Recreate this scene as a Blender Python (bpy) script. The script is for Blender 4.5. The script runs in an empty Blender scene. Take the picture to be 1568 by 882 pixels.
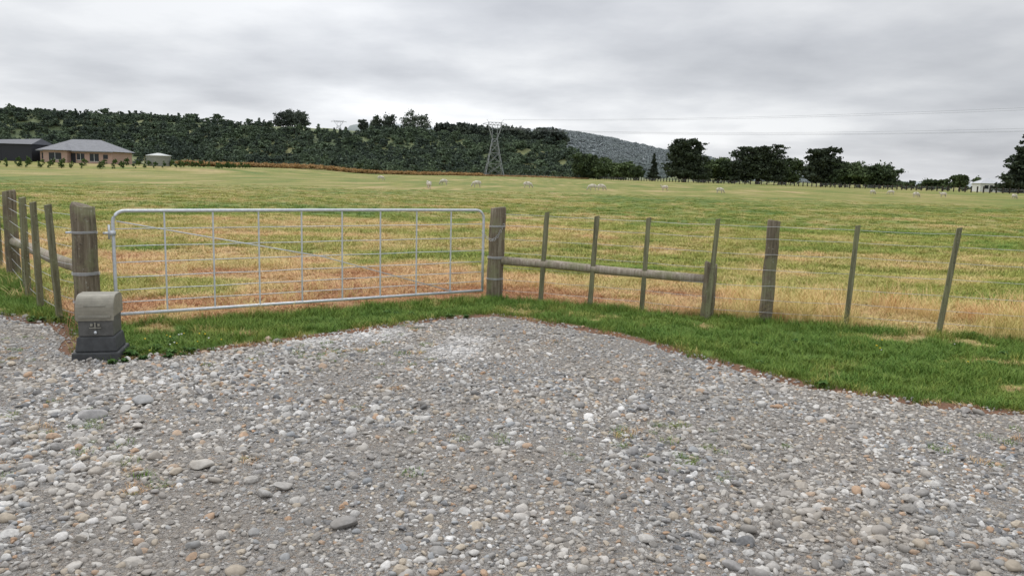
import bpy, bmesh, math, random
import numpy as np
from mathutils import Vector, Matrix, Euler
random.seed(7); rng=np.random.default_rng(7)
scene=bpy.context.scene
R=math.radians

# ---------------------------------------------------------------- noise
def _hash(ix,iy,s):
    n=(ix*374761393+iy*668265263+s*974711)&0xffffffff
    n=((n^(n>>13))*1274126177)&0xffffffff
    return ((n^(n>>16))&0xffff)/65535.0
def vnoise(x,y,s=0):
    x=np.asarray(x,float);y=np.asarray(y,float)
    ix=np.floor(x).astype(np.int64);iy=np.floor(y).astype(np.int64)
    fx=x-ix;fy=y-iy;fx=fx*fx*(3-2*fx);fy=fy*fy*(3-2*fy)
    a=_hash(ix,iy,s);b=_hash(ix+1,iy,s);c=_hash(ix,iy+1,s);d=_hash(ix+1,iy+1,s)
    return (a*(1-fx)+b*fx)*(1-fy)+(c*(1-fx)+d*fx)*fy
def fbm(x,y,s=0,o=4):
    t=0;a=.5;n=0
    for i in range(o):
        t=t+a*vnoise(np.asarray(x)*2**i+17.3*i,np.asarray(y)*2**i-9.1*i,s+i);n+=a;a*=.5
    return t/n
def sstep(a,b,x):
    t=np.clip((np.asarray(x,float)-a)/(b-a),0,1);return t*t*(3-2*t)
def inpoly(px,py,poly):
    px=np.asarray(px);py=np.asarray(py);ins=np.zeros(px.shape,bool);n=len(poly)
    for i in range(n):
        x1,y1=poly[i];x2,y2=poly[(i+1)%n]
        if y1==y2: continue
        c=((y1>py)!=(y2>py))&(px<(x2-x1)*(py-y1)/(y2-y1)+x1)
        ins^=c
    return ins
def dpoly(px,py,line):
    d=np.full(np.shape(px),1e9)
    for (x1,y1),(x2,y2) in zip(line[:-1],line[1:]):
        L=(x2-x1)**2+(y2-y1)**2
        t=np.clip(((px-x1)*(x2-x1)+(py-y1)*(y2-y1))/L,0,1)
        d=np.minimum(d,np.hypot(px-x1-t*(x2-x1),py-y1-t*(y2-y1)))
    return d

# ---------------------------------------------------------------- layout (metres; viewer near origin, looking +Y)
GPL=(-4.12,7.54); GPR=(-0.23,10.05)          # gate posts
EDGE=[(-30,12),(-12,9.6),(-7,8.5),(-5.2,7.88),(-4.42,7.45),(-4.0,6.9),(-3.68,6.33),(-3.21,6.18),(-2.86,6.36),(-2.54,6.64),(-2.0,7.12),(-1.22,7.91),
 (-.66,8.47),(-.17,8.74),(.47,8.26),(.98,7.85),(1.36,7.35),(1.80,6.63),(2.19,6.14),(2.58,5.82),(2.96,5.58),(3.62,5.36),(6,4.6),(12,3.0),(30,-1)]
FENCE=[(-34,40),(-6.87,10.75),(-4.17,7.48),(-.23,10.05),(3.0,8.95),(4.65,8.45),(12,6.2),(34,-1)]
def refine(line,step=.12,j=.05):
    out=[]
    for (x1,y1),(x2,y2) in zip(line[:-1],line[1:]):
        L=math.hypot(x2-x1,y2-y1);n=max(1,int(L/(step if abs(x1)<9 else 1)))
        for k in range(n):
            t=k/n;x=x1+(x2-x1)*t;y=y1+(y2-y1)*t
            out.append((x+j*2*(float(vnoise(x*3,y*3,5))-.5)+j*(random.random()-.5),y+2*j*(float(vnoise(x*3,y*3,9))-.5)+j*(random.random()-.5)))
    out.append(line[-1]);return out
EDGER=refine(EDGE)
GRAVEL=EDGER+[(30,-25),(-30,-25)]
FRONT=FENCE+[(34,-25),(-34,-25)]

def gz(x,y):
    x=np.asarray(x,float);y=np.asarray(y,float)
    h=1.2*sstep(143,166,y)*sstep(-50,-66,x)*sstep(420,330,y)
    d=dpoly(x,y,FENCE)
    u=sstep(.5,5,d)*(~inpoly(x,y,FRONT))
    h=h+u*(.09*(fbm(x*.25,y*.25,3)-.5)+.35*(fbm(x*.03,y*.03,8,2)-.5)*sstep(15,60,y))
    return h
def field_tint(x,y):
    t=.29+.45*(fbm(x*.10,y*.16,21)-.5)+.45*(fbm(x*.6,y*.7,31)-.5)
    near=sstep(22,11,y)
    p=sstep(.44,.58,fbm(x*.45+3,y*.6,41))
    t=t+near*p*.46*sstep(6,-1,x)
    t=t+.42*sstep(2.9,.8,dpoly(x,y,FENCE[2:]))*sstep(1,3,x)
    t=t+.22*sstep(70,24,y)*sstep(.54,.64,fbm(x*.12,y*.3,51))
    t=t+.2*sstep(.58,.68,fbm(x*.9,y*1.1,53))
    t=t+.05*sstep(50,90,y)
    return np.clip(t,0.1,1)
def verge_tint(x,y):
    t=.03+.18*fbm(x*1.5,y*1.5,61)
    t=t+.55*sstep(.67,.75,fbm(x*2.3+5,y*3.1,71))
    return np.clip(t,0,1)

# ---------------------------------------------------------------- node helpers
def mat(name):
    m=bpy.data.materials.new(name);m.use_nodes=True;nt=m.node_tree
    b=nt.nodes['Principled BSDF'];b.inputs['Roughness'].default_value=.85
    b.inputs['Specular IOR Level'].default_value=.25
    return m,nt,b
def N(nt,t,**k):
    n=nt.nodes.new(t)
    for a,v in k.items():
        if a in n.inputs: n.inputs[a].default_value=v
        else: setattr(n,a,v)
    return n
def ramp(nt,fac,stops,interp='LINEAR'):
    r=nt.nodes.new('ShaderNodeValToRGB');e=r.color_ramp.elements;r.color_ramp.interpolation=interp
    while len(e)<len(stops): e.new(.5)
    for i,(p,c) in enumerate(stops):
        e[i].position=p
        e[i].color=(c[0],c[1],c[2],1) if hasattr(c,'__len__') else (c,c,c,1)
    if fac is not None: nt.links.new(fac,r.inputs[0])
    return r.outputs[0]
def mix(nt,a,b,f,mode='MIX'):
    m=nt.nodes.new('ShaderNodeMix');m.data_type='RGBA';m.blend_type=mode
    for s,v in ((0,f),(6,a),(7,b)):
        if hasattr(v,'node'): nt.links.new(v,m.inputs[s])
        elif s==0: m.inputs[0].default_value=v
        else: m.inputs[s].default_value=(v[0],v[1],v[2],1) if hasattr(v,'__len__') else (v,v,v,1)
    return m.outputs[2]
def noise(nt,vec,scale,detail=4,rough=.55,out=0):
    n=nt.nodes.new('ShaderNodeTexNoise');n.inputs['Scale'].default_value=scale;n.inputs['Detail'].default_value=detail;n.inputs['Roughness'].default_value=rough
    if vec is not None: nt.links.new(vec,n.inputs['Vector'])
    return n.outputs[out]
def math_(nt,op,a,b=0.,c=None):
    m=nt.nodes.new('ShaderNodeMath');m.operation=op
    for i,v in enumerate((a,b,c)):
        if v is None: continue
        if hasattr(v,'node'): nt.links.new(v,m.inputs[i])
        else: m.inputs[i].default_value=v
    return m.outputs[0]
def bump(nt,b,h,strength=.5,dist=.02):
    n=nt.nodes.new('ShaderNodeBump');n.inputs['Strength'].default_value=strength;n.inputs['Distance'].default_value=dist
    nt.links.new(h,n.inputs['Height']);nt.links.new(n.outputs[0],b.inputs['Normal'])
def pos(nt): return nt.nodes.new('ShaderNodeNewGeometry').outputs['Position']
def objc(nt): return nt.nodes.new('ShaderNodeTexCoord').outputs['Object']
def scalev(nt,v,s):
    m=nt.nodes.new('ShaderNodeMapping');m.inputs['Scale'].default_value=s;nt.links.new(v,m.inputs['Vector']);return m.outputs[0]
GRASS=[(0,(.080,.165,.024)),(.18,(.138,.208,.033)),(.38,(.272,.272,.060)),(.60,(.46,.37,.155)),(.8,(.54,.36,.185)),(1,(.38,.19,.09))]

def m_ground():
    m,nt,b=mat('field_grass_ground');p=pos(nt)
    a=N(nt,'ShaderNodeAttribute',attribute_name='tint').outputs['Fac']
    n1=noise(nt,p,.12,6,.65);n2=noise(nt,p,2.5,5,.7);n3=noise(nt,p,30,3,.6)
    t=math_(nt,'ADD',a,math_(nt,'MULTIPLY_ADD',n1,.6,-.3))
    t=math_(nt,'ADD',t,math_(nt,'MULTIPLY_ADD',n2,.5,-.25))
    c=ramp(nt,t,GRASS)
    c=mix(nt,c,ramp(nt,n3,[(.3,.62),(.7,1.0)]),1.,'MULTIPLY')
    c=mix(nt,c,ramp(nt,noise(nt,p,.7,5,.7),[(.35,.72),(.65,1.1)]),1.,'MULTIPLY')
    nt.links.new(c,b.inputs['Base Color']);bump(nt,b,n2,.6,.1);return m
def m_verge():
    m,nt,b=mat('verge_grass_ground');p=pos(nt)
    a=N(nt,'ShaderNodeAttribute',attribute_name='tint').outputs['Fac']
    e=N(nt,'ShaderNodeAttribute',attribute_name='edge').outputs['Fac']
    n2=noise(nt,p,6,5,.7);n3=noise(nt,p,50,3,.6)
    t=math_(nt,'ADD',a,math_(nt,'MULTIPLY_ADD',n2,.3,-.15))
    c=ramp(nt,t,GRASS)
    e2=math_(nt,'ADD',e,math_(nt,'MULTIPLY_ADD',n2,.8,-.4))
    c=mix(nt,c,(.23,.125,.075),ramp(nt,e2,[(.3,0),(.6,1)]))
    c=mix(nt,c,ramp(nt,n3,[(.3,.5),(.7,1.0)]),1.,'MULTIPLY')
    nt.links.new(c,b.inputs['Base Color']);bump(nt,b,n3,.8,.02);return m
STONES=[(0,(.26,.25,.235)),(.12,(.43,.415,.39)),(.27,(.32,.31,.30)),(.40,(.49,.475,.445)),(.52,(.36,.335,.30)),(.62,(.43,.37,.29)),(.71,(.56,.545,.515)),(.79,(.17,.17,.17)),(.865,(.43,.29,.19)),(.91,(.31,.32,.325)),(.965,(.67,.655,.63))]
def dusty(nt,p):
    """soft-edged patches of pale crushed dust in the turning area"""
    n=noise(nt,p,7,6,.75);out=None
    for c,r in (((-1.85,7.25,0),.5),((-1.4,7.6,0),.6),((-.42,7.4,0),.34),((-.5,6.9,0),.45)):
        v=N(nt,'ShaderNodeVectorMath',operation='DISTANCE');nt.links.new(p,v.inputs[0]);v.inputs[1].default_value=c
        f=math_(nt,'SUBTRACT',1.,math_(nt,'DIVIDE',v.outputs['Value'],r));f=math_(nt,'MAXIMUM',f,0.)
        out=f if out is None else math_(nt,'MAXIMUM',out,f)
    return ramp(nt,math_(nt,'MULTIPLY',out,math_(nt,'MULTIPLY',n,2.6)),[(.12,0),(.9,.62)])
def m_gravel():
    m,nt,b=mat('gravel_bed');p=pos(nt)
    v=N(nt,'ShaderNodeTexVoronoi',Scale=60.);nt.links.new(p,v.inputs['Vector'])
    v2=N(nt,'ShaderNodeTexVoronoi',Scale=130.);nt.links.new(p,v2.inputs['Vector'])
    s=N(nt,'ShaderNodeSeparateColor');nt.links.new(v.outputs['Color'],s.inputs[0])
    s2=N(nt,'ShaderNodeSeparateColor');nt.links.new(v2.outputs['Color'],s2.inputs[0])
    c=mix(nt,ramp(nt,s.outputs[0],STONES,'CONSTANT'),ramp(nt,s2.outputs[0],STONES,'CONSTANT'),.5)
    n=noise(nt,p,1.1,5,.6)
    c=mix(nt,c,(.34,.295,.245),ramp(nt,n,[(.4,.15),(.6,.55)]))
    c=mix(nt,c,(.58,.565,.54),dusty(nt,p))
    c=mix(nt,c,ramp(nt,v2.outputs['Distance'],[(0,1.1),(.7,.6)]),1.,'MULTIPLY')
    nt.links.new(c,b.inputs['Base Color'])
    h=math_(nt,'ADD',math_(nt,'MULTIPLY',v.outputs['Distance'],-1.),math_(nt,'MULTIPLY',v2.outputs['Distance'],-.5))
    bump(nt,b,h,.9,.02);return m
def m_stone():
    m,nt,b=mat('river_stone');o=objc(nt);p=pos(nt)
    r=N(nt,'ShaderNodeObjectInfo').outputs['Random']
    c=ramp(nt,r,STONES,'CONSTANT')
    n=noise(nt,o,2.5,5,.7)
    c=mix(nt,c,ramp(nt,n,[(.3,.72),(.7,1.22)]),1.,'MULTIPLY')
    n1=noise(nt,p,.9,5,.65)
    c=mix(nt,c,(.39,.34,.275),ramp(nt,n1,[(.45,.0),(.62,.5)]))
    c=mix(nt,c,ramp(nt,noise(nt,p,.55,4,.6),[(.35,.84),(.62,1.14)]),1.,'MULTIPLY')
    c=mix(nt,c,(.66,.645,.62),dusty(nt,p))
    nt.links.new(c,b.inputs['Base Color']);b.inputs['Roughness'].default_value=.75;return m
def m_blade():
    m,nt,b=mat('grass_blade')
    a=N(nt,'ShaderNodeAttribute',attribute_name='tint',attribute_type='INSTANCER').outputs['Fac']
    r=N(nt,'ShaderNodeObjectInfo').outputs['Random']
    n=noise(nt,pos(nt),14,3,.6)
    t=math_(nt,'ADD',a,math_(nt,'MULTIPLY_ADD',r,.16,-.08))
    t=math_(nt,'ADD',t,math_(nt,'MULTIPLY_ADD',n,.34,-.17))
    c=ramp(nt,t,GRASS)
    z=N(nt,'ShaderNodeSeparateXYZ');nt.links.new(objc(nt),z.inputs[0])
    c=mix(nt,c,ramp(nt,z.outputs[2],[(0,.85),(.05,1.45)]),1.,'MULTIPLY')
    nt.links.new(c,b.inputs['Base Color']);b.inputs['Roughness'].default_value=.7
    return m
def m_leaf(name,dark,light,sc=.35,var=.5,world=0.):
    m,nt,b=mat(name);o=objc(nt)
    n=noise(nt,o,sc,4,.6);r=N(nt,'ShaderNodeObjectInfo').outputs['Random']
    f=math_(nt,'ADD',n,math_(nt,'MULTIPLY_ADD',r,var,-var/2))
    if world: f=math_(nt,'ADD',f,math_(nt,'MULTIPLY_ADD',noise(nt,pos(nt),.022,4,.6),world,-world/2))
    c=ramp(nt,f,[(.28,dark),(.72,light)])
    n2=noise(nt,o,2.2,2,.5);c=mix(nt,c,ramp(nt,n2,[(.3,.7),(.7,1.2)]),1.,'MULTIPLY')
    nt.links.new(c,b.inputs['Base Color']);return m
def m_simple(name,col,rough=.7,metal=0,ns=8,amt=.25,stretch=(1,1,1),bs=.3):
    m,nt,b=mat(name);o=scalev(nt,objc(nt),stretch)
    n=noise(nt,o,ns,5,.65)
    c=mix(nt,col,ramp(nt,n,[(.3,1-amt),(.7,1+amt)]),1.,'MULTIPLY')
    nt.links.new(c,b.inputs['Base Color']);b.inputs['Roughness'].default_value=rough;b.inputs['Metallic'].default_value=metal
    bump(nt,b,n,bs,.004);return m
def m_wood(name,c1,c2,c3):
    m,nt,b=mat(name);p=pos(nt);o=scalev(nt,p,(38,38,2.2))
    n=noise(nt,o,1.,6,.7);n2=noise(nt,p,5,4,.6);n3=noise(nt,p,26,4,.7)
    c=ramp(nt,n,[(.28,c1),(.5,c2),(.74,c3)])
    c=mix(nt,c,(.22,.23,.12),math_(nt,'MULTIPLY',ramp(nt,n2,[(.48,0),(.62,1)]),.55))
    c=mix(nt,c,(.05,.04,.03),ramp(nt,n3,[(.60,0),(.72,.75)]))
    c=mix(nt,c,(.42,.43,.38),ramp(nt,noise(nt,p,40,4,.7),[(.62,0),(.70,.6)]))
    nt.links.new(c,b.inputs['Base Color']);bump(nt,b,n,.8,.012);return m

M_ground=m_ground();M_verge=m_verge();M_grav=m_gravel();M_stone=m_stone();M_blade=m_blade()
M_wood=m_wood('weathered_post_wood',(.06,.048,.033),(.165,.135,.095),(.31,.275,.21))
M_rail=m_wood('weathered_rail_wood',(.17,.14,.105),(.34,.29,.23),(.52,.47,.39))
M_batt=m_wood('treated_batten_wood',(.07,.065,.04),(.17,.165,.10),(.29,.28,.18))
M_galv=m_simple('galvanised_steel',(.60,.63,.66),.45,.35,30,.15)
M_wire=m_simple('fence_wire_steel',(.55,.56,.57),.5,.25,30,.1)
M_bark=m_simple('tree_bark',(.07,.05,.035),.9,0,4,.4)
M_fpost=m_simple('dark_fence_post_wood',(.045,.038,.03),.9,0,4,.3)
M_cyp=m_leaf('cypress_foliage',(.024,.033,.023),(.062,.084,.044),.25,.2)
M_brd=m_leaf('broadleaf_foliage',(.044,.066,.032),(.12,.165,.065),.3,.35)
M_forest=m_leaf('hillside_foliage_haze_tint',(.072,.098,.076),(.14,.19,.11),.2,.45,.9)  # distance haze painted in: foliage colours lifted and bluer
M_ridge=m_leaf('ridge_foliage_haze_tint',(.060,.076,.066),(.11,.135,.092),.2,.4)  # ridge tree colours also carry painted bluish haze

# ---------------------------------------------------------------- mesh builder
class MB:
    def __init__(s): s.v=[];s.f=[];s.m=[]
    def add(s,vs,fs,mi=0):
        o=len(s.v);s.v+=[tuple(v) for v in vs];s.f+=[tuple(i+o for i in f) for f in fs];s.m+=[mi]*len(fs)
    def tube(s,pts,r,n=10,mi=0,jit=0.,flat=1.):
        pts=[Vector(p) for p in pts];rs=r if hasattr(r,'__len__') else [r]*len(pts)
        vs=[]
        jj=[1+jit*(random.random()-.5) for _ in range(n)]
        for i,p in enumerate(pts):
            t=(pts[min(i+1,len(pts)-1)]-pts[max(i-1,0)]).normalized()
            up=Vector((0,0,1)) if abs(t.z)<.9 else Vector((0,1,0))
            a=t.cross(up).normalized();b=a.cross(t)
            for k in range(n):
                th=2*math.pi*k/n;rr=rs[i]*jj[k]*(1+jit*.3*(random.random()-.5))
                vs.append(p+a*math.cos(th)*rr+b*math.sin(th)*rr*flat)
        fs=[(i*n+k,i*n+(k+1)%n,(i+1)*n+(k+1)%n,(i+1)*n+k) for i in range(len(pts)-1) for k in range(n)]
        fs.append(tuple(range(n))[::-1]);fs.append(tuple((len(pts)-1)*n+k for k in range(n)))
        s.add(vs,fs,mi)
    def box(s,c,size,rz=0,mi=0,taper=1.):
        x,y,z=[q/2 for q in size];M=Matrix.Translation(c)@Matrix.Rotation(rz,4,'Z')
        vs=[M@Vector((sx*x*(taper if sz>0 else 1),sy*y*(taper if sz>0 else 1),sz*z)) for sz in(-1,1) for sy in(-1,1) for sx in(-1,1)]
        s.add(vs,[(0,2,3,1),(4,5,7,6),(0,1,5,4),(2,6,7,3),(0,4,6,2),(1,3,7,5)],mi)
    def build(s,name,mats,smooth=False,link=True,parent=None,bevel=0):
        me=bpy.data.meshes.new(name);me.from_pydata(s.v,[],s.f)
        for m in (mats if isinstance(mats,(list,tuple)) else [mats]): me.materials.append(m)
        me.polygons.foreach_set('material_index',s.m)
        me.polygons.foreach_set('use_smooth',[smooth]*len(s.f));me.update()
        o=bpy.data.objects.new(name,me)
        if link: scene.collection.objects.link(o)
        if parent: o.parent=parent
        if bevel:
            bv=o.modifiers.new('bevel','BEVEL');bv.width=bevel;bv.segments=2;bv.limit_method='ANGLE'
        return o
def empty(name,loc=(0,0,0),rz=0):
    e=bpy.data.objects.new(name,None);e.location=loc;e.rotation_euler=(0,0,rz);scene.collection.objects.link(e);return e
def fast_mesh(name,V,F,mats,attrs={},smooth=True):
    me=bpy.data.meshes.new(name);me.from_pydata(V.tolist(),[],F.tolist())
    for m in mats: me.materials.append(m)
    for k,a in attrs.items():
        at=me.attributes.new(k,'FLOAT','POINT');at.data.foreach_set('value',np.asarray(a,np.float32))
    me.polygons.foreach_set('use_smooth',[smooth]*len(me.polygons))
    me.update();o=bpy.data.objects.new(name,me);scene.collection.objects.link(o);return o

def scatter(name,P,rot,scl,tint,coll):
    n=len(P);me=bpy.data.meshes.new(name);me.vertices.add(n);me.vertices.foreach_set('co',np.asarray(P,np.float32).ravel())
    def at(nm,ty,prop,d):
        a=me.attributes.new(nm,ty,'POINT');a.data.foreach_set(prop,d)
    at('irot','FLOAT_VECTOR','vector',np.asarray(rot,np.float32).ravel())
    at('iscl','FLOAT_VECTOR','vector',np.asarray(scl,np.float32).ravel())
    at('tint','FLOAT','value',np.asarray(tint,np.float32))
    at('idx','INT','value',rng.integers(0,len(coll.objects),n).astype(np.int32))
    o=bpy.data.objects.new(name,me);scene.collection.objects.link(o)
    ng=bpy.data.node_groups.new(name+'_scatter','GeometryNodeTree')
    ng.interface.new_socket(name='Geometry',in_out='INPUT',socket_type='NodeSocketGeometry')
    ng.interface.new_socket(name='Geometry',in_out='OUTPUT',socket_type='NodeSocketGeometry')
    gi=ng.nodes.new('NodeGroupInput');go=ng.nodes.new('NodeGroupOutput')
    ip=ng.nodes.new('GeometryNodeInstanceOnPoints');ci=ng.nodes.new('GeometryNodeCollectionInfo')
    ci.inputs['Collection'].default_value=coll;ci.inputs['Separate Children'].default_value=True;ci.inputs['Reset Children'].default_value=True
    def na(nm,ty):
        a=ng.nodes.new('GeometryNodeInputNamedAttribute');a.data_type=ty;a.inputs['Name'].default_value=nm;return a.outputs[0]
    L=ng.links.new
    L(gi.outputs[0],ip.inputs['Points']);L(ci.outputs[0],ip.inputs['Instance']);ip.inputs['Pick Instance'].default_value=True
    L(na('idx','INT'),ip.inputs['Instance Index'])
    er=ng.nodes.new('FunctionNodeEulerToRotation');L(na('irot','FLOAT_VECTOR'),er.inputs[0]);L(er.outputs[0],ip.inputs['Rotation'])
    L(na('iscl','FLOAT_VECTOR'),ip.inputs['Scale']);L(ip.outputs[0],go.inputs[0])
    md=o.modifiers.new('scatter','NODES');md.node_group=ng;return o
def coll_of(name,objs):
    c=bpy.data.collections.new(name)
    for o in objs: c.objects.link(o)
    return c
def scat_up(name,x,y,z,s,coll,sz=None):
    n=len(x);scatter(name,np.stack([x,y,z],1),np.stack([np.zeros(n),np.zeros(n),rng.uniform(0,6.28,n)],1),np.stack([s,s,s if sz is None else sz],1),np.zeros(n),coll)

# ---------------------------------------------------------------- ground
def axis(segs):
    out=[]
    for a,b,s in segs: out+=list(np.arange(a,b,s))
    return np.array(out+[segs[-1][1]])
def gridF(nx,ny):
    I=np.arange(nx*ny).reshape(ny,nx)
    return np.stack([I[:-1,:-1].ravel(),I[:-1,1:].ravel(),I[1:,1:].ravel(),I[1:,:-1].ravel()],1)
gx=axis([(-4000,-1000,600),(-1000,-300,100),(-300,-60,8),(-60,-14,2),(-14,14,.4),(14,60,2),(60,300,8),(300,1000,100),(1000,4000,600)])
gy=axis([(-300,-20,70),(-20,4,4),(4,30,.4),(30,70,2),(70,440,7),(440,1000,80),(1000,5000,800)])
X,Y=np.meshgrid(gx,gy)
V=np.stack([X.ravel(),Y.ravel(),gz(X.ravel(),Y.ravel())],1)
fast_mesh('ground',V,gridF(len(gx),len(gy)),[M_ground],{'tint':field_tint(V[:,0],V[:,1])})
vx=axis([(-34,-10,1),(-10,10,.1),(10,34,1)]);vy=axis([(-4,2,1),(2,11,.1),(11,40,1)])
X,Y=np.meshgrid(vx,vy);V=np.stack([X.ravel(),Y.ravel(),np.full(X.size,.004)],1)
F=gridF(len(vx),len(vy));cx=V[F].mean(1);F=F[inpoly(cx[:,0],cx[:,1],FRONT)]
fast_mesh('grass_verge',V,F,[M_verge],{'tint':verge_tint(V[:,0],V[:,1]),'edge':sstep(.42,.0,dpoly(V[:,0],V[:,1],EDGE))})
bm=bmesh.new();bm.faces.new([bm.verts.new((x,y,.009)) for x,y in GRAVEL]);bmesh.ops.triangulate(bm,faces=bm.faces)
me=bpy.data.meshes.new('gravel_driveway');bm.to_mesh(me);bm.free();me.materials.append(M_grav)
for p in me.polygons:
    if p.normal.z<0: p.flip()
o=bpy.data.objects.new('gravel_driveway',me);scene.collection.objects.link(o)

# ---------------------------------------------------------------- stones
def stone_obj(i,link=False,name='gravel_stone'):
    bm=bmesh.new();bmesh.ops.create_icosphere(bm,subdivisions=2 if not link else 3,radius=1)
    pl=[(Vector((random.gauss(0,1),random.gauss(0,1),random.gauss(0,1))).normalized(),random.uniform(.5,.86)) for _ in range(8)]
    ay=random.uniform(.6,.95);az=random.uniform(.42,.7)
    for v in bm.verts:
        for n,d in pl:
            q=v.co.dot(n)
            if q>d: v.co-=n*(q-d)*.92
        v.co=Vector((v.co.x,v.co.y*ay,v.co.z*az))
    me=bpy.data.meshes.new(name);bm.to_mesh(me);bm.free();me.materials.append(M_stone)
    for p in me.polygons:p.use_smooth=(i%3>0)
    o=bpy.data.objects.new(name,me)
    if link: scene.collection.objects.link(o)
    return o
C_st=coll_of('gravel_stones',[stone_obj(i) for i in range(15)])
def sample(n,x0,x1,y0,y1): return rng.uniform(x0,x1,n),rng.uniform(y0,y1,n)
x,y=sample(162000,-7.5,7.5,1.2,9.2)
k=inpoly(x,y,GRAVEL)|((inpoly(x,y,FRONT))&(dpoly(x,y,EDGE)<.18)&(rng.random(len(x))<.25))
k&=np.abs(x)<y*.8+1.2
fine=sstep(.50,.64,fbm(x*.8,y*.8,90))
k&=rng.random(len(x))<(1-.26*fine)
x=x[k];y=y[k];fine=fine[k];n=len(x)
s=np.exp(rng.normal(math.log(.0133),.44,n))*(1+.35*sstep(.8,-2.5,x)*sstep(7.5,3.5,y))*(1+.6*(fbm(x*.6,y*.6,95)-.5))*(1-.26*fine)
big=rng.random(n)<.008;s[big]*=rng.uniform(1.4,2.3,big.sum());s=np.clip(s,.005,.05)
rot=np.stack([rng.normal(0,.32,n),rng.normal(0,.32,n),rng.uniform(0,6.28,n)],1)
P=np.stack([x,y,.009+s*rng.uniform(-.2,.28,n)],1)
scatter('gravel',P,rot,np.repeat(s[:,None],3,1),np.zeros(n),C_st)
for (sx,sy,ss,rz) in [(-2.46,5.1,.085,.2),(-2.62,4.78,.095,.5),(-1.62,4.0,.066,.1),(-1.12,3.75,.06,1.),(-.72,3.35,.075,.3),(.62,3.28,.04,.3),(-2.25,4.6,.05,2),(-1.72,3.9,.05,1.4)]:
    o=stone_obj(1,True,'boulder_stone');o.location=(sx,sy,.028);o.scale=(ss,ss*.9,ss*.75);o.rotation_euler=(.1,.05,rz)

# ---------------------------------------------------------------- grass
def clump(name,nb,rad,hmin,hmax,w,lean,seg=3,head=False):
    b=MB()
    for _ in range(nb):
        a=random.uniform(0,6.28);r=rad*math.sqrt(random.random());x0=r*math.cos(a);y0=r*math.sin(a)
        h=random.uniform(hmin,hmax);la=random.uniform(0,6.28);L=h*lean*random.uniform(.3,1.3);ww=w*random.uniform(.7,1.3)
        px,py=-math.sin(la)*ww/2,math.cos(la)*ww/2
        vs=[]
        for k in range(seg+1):
            t=k/seg;wd=(1-t*.85) if not head else (.55 if t<.8 else (1.8 if k<seg else .3))
            cx=x0+math.cos(la)*L*t*t;cy=y0+math.sin(la)*L*t*t;cz=h*(t-.25*lean*t*t)-.004
            vs+=[(cx-px*wd,cy-py*wd,cz),(cx+px*wd,cy+py*wd,cz)]
        b.add(vs,[(2*k,2*k+1,2*k+3,2*k+2) for k in range(seg)])
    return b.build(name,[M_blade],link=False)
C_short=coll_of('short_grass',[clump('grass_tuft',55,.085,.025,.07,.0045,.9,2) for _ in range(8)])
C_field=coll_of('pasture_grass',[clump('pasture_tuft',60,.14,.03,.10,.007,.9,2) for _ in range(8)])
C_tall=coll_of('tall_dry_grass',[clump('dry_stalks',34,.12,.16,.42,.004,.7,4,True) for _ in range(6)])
def grass(name,x,y,z,s,tint,coll,zs=None):
    n=len(x);rot=np.stack([rng.normal(0,.06,n),rng.normal(0,.06,n),rng.uniform(0,6.28,n)],1)
    sc=np.stack([s,s,s*(1 if zs is None else zs)],1);scatter(name,np.stack([x,y,z],1),rot,sc,tint,coll)
x,y=sample(38000,-13,13,2.5,11.5)
e=dpoly(x,y,EDGE)
k=inpoly(x,y,FRONT)&~inpoly(x,y,GRAVEL)&(np.abs(x)<y*.85+2)
k&=(rng.random(len(x))<sstep(.0,.26,e+.24*(fbm(x*4,y*4,13)-.5)))
x=x[k];y=y[k];e=e[k];t=verge_tint(x,y)+.85*sstep(.22,.05,e)*(rng.random(len(x))<.6)
k=rng.random(len(x))<np.where(t>.5,.7,1);x,y,e,t=x[k],y[k],e[k],t[k]
hz=.55+1.1*fbm(x*2,y*2,15)+.5*sstep(.7,.2,dpoly(x,y,FENCE))+.25*sstep(.5,.2,e);hz*=np.where(t>.5,.5,1)
grass('verge_grass',x,y,np.full(len(x),.004),rng.uniform(.8,1.3,len(x)),np.clip(t,0,1),C_short,hz)
XS=[];YS=[];SS=[]
for (n,x0,x1,y0,y1,s0,s1) in [(32000,-16,16,6,14,.7,1.2),(24000,-26,26,13.5,27,1.0,1.7),(24000,-60,60,26,75,1.4,2.3)]:
    x,y=sample(n,x0,x1,y0,y1);k=~inpoly(x,y,FRONT)&(np.abs(x)<y*.8+3)&(rng.random(n)<sstep(75,45,y));XS.append(x[k]);YS.append(y[k]);SS.append(rng.uniform(s0,s1,k.sum()))
x=np.concatenate(XS);y=np.concatenate(YS);s=np.concatenate(SS);t=field_tint(x,y)+rng.normal(0,.07,len(x))
k=rng.random(len(x))<np.where(t>.85,.5,1);x,y,s,t=x[k],y[k],s[k],t[k]
hz=(.5+.9*fbm(x*.8,y*.8,16))/np.sqrt(s)*np.where(t>.75,.7,1)*(1-.5*sstep(30,60,y))
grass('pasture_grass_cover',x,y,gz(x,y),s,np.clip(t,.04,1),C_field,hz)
x,y=sample(60000,-12,13,5,14);d=dpoly(x,y,FENCE);out=~inpoly(x,y,FRONT)
pr=np.where(out,sstep(2.4,.1,d),sstep(.3,.0,d))*np.where(x>.2,1.,.22)*sstep(.40,.58,fbm(x*.9,y*.9,19))*.36
k=(rng.random(len(x))<pr)&(np.abs(x)<y*.85+2);x=x[k];y=y[k]
t=.58+.40*sstep(.35,.7,fbm(x*1.2,y*1.2,23))*.8+rng.normal(0,.05,len(x))
grass('tall_dry_grass_strip',x,y,gz(x,y),rng.uniform(.6,1.15,len(x)),t,C_tall,.6+.65*sstep(1,5,x)*(.2+fbm(x*1.5,y*1.5,27)))
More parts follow.
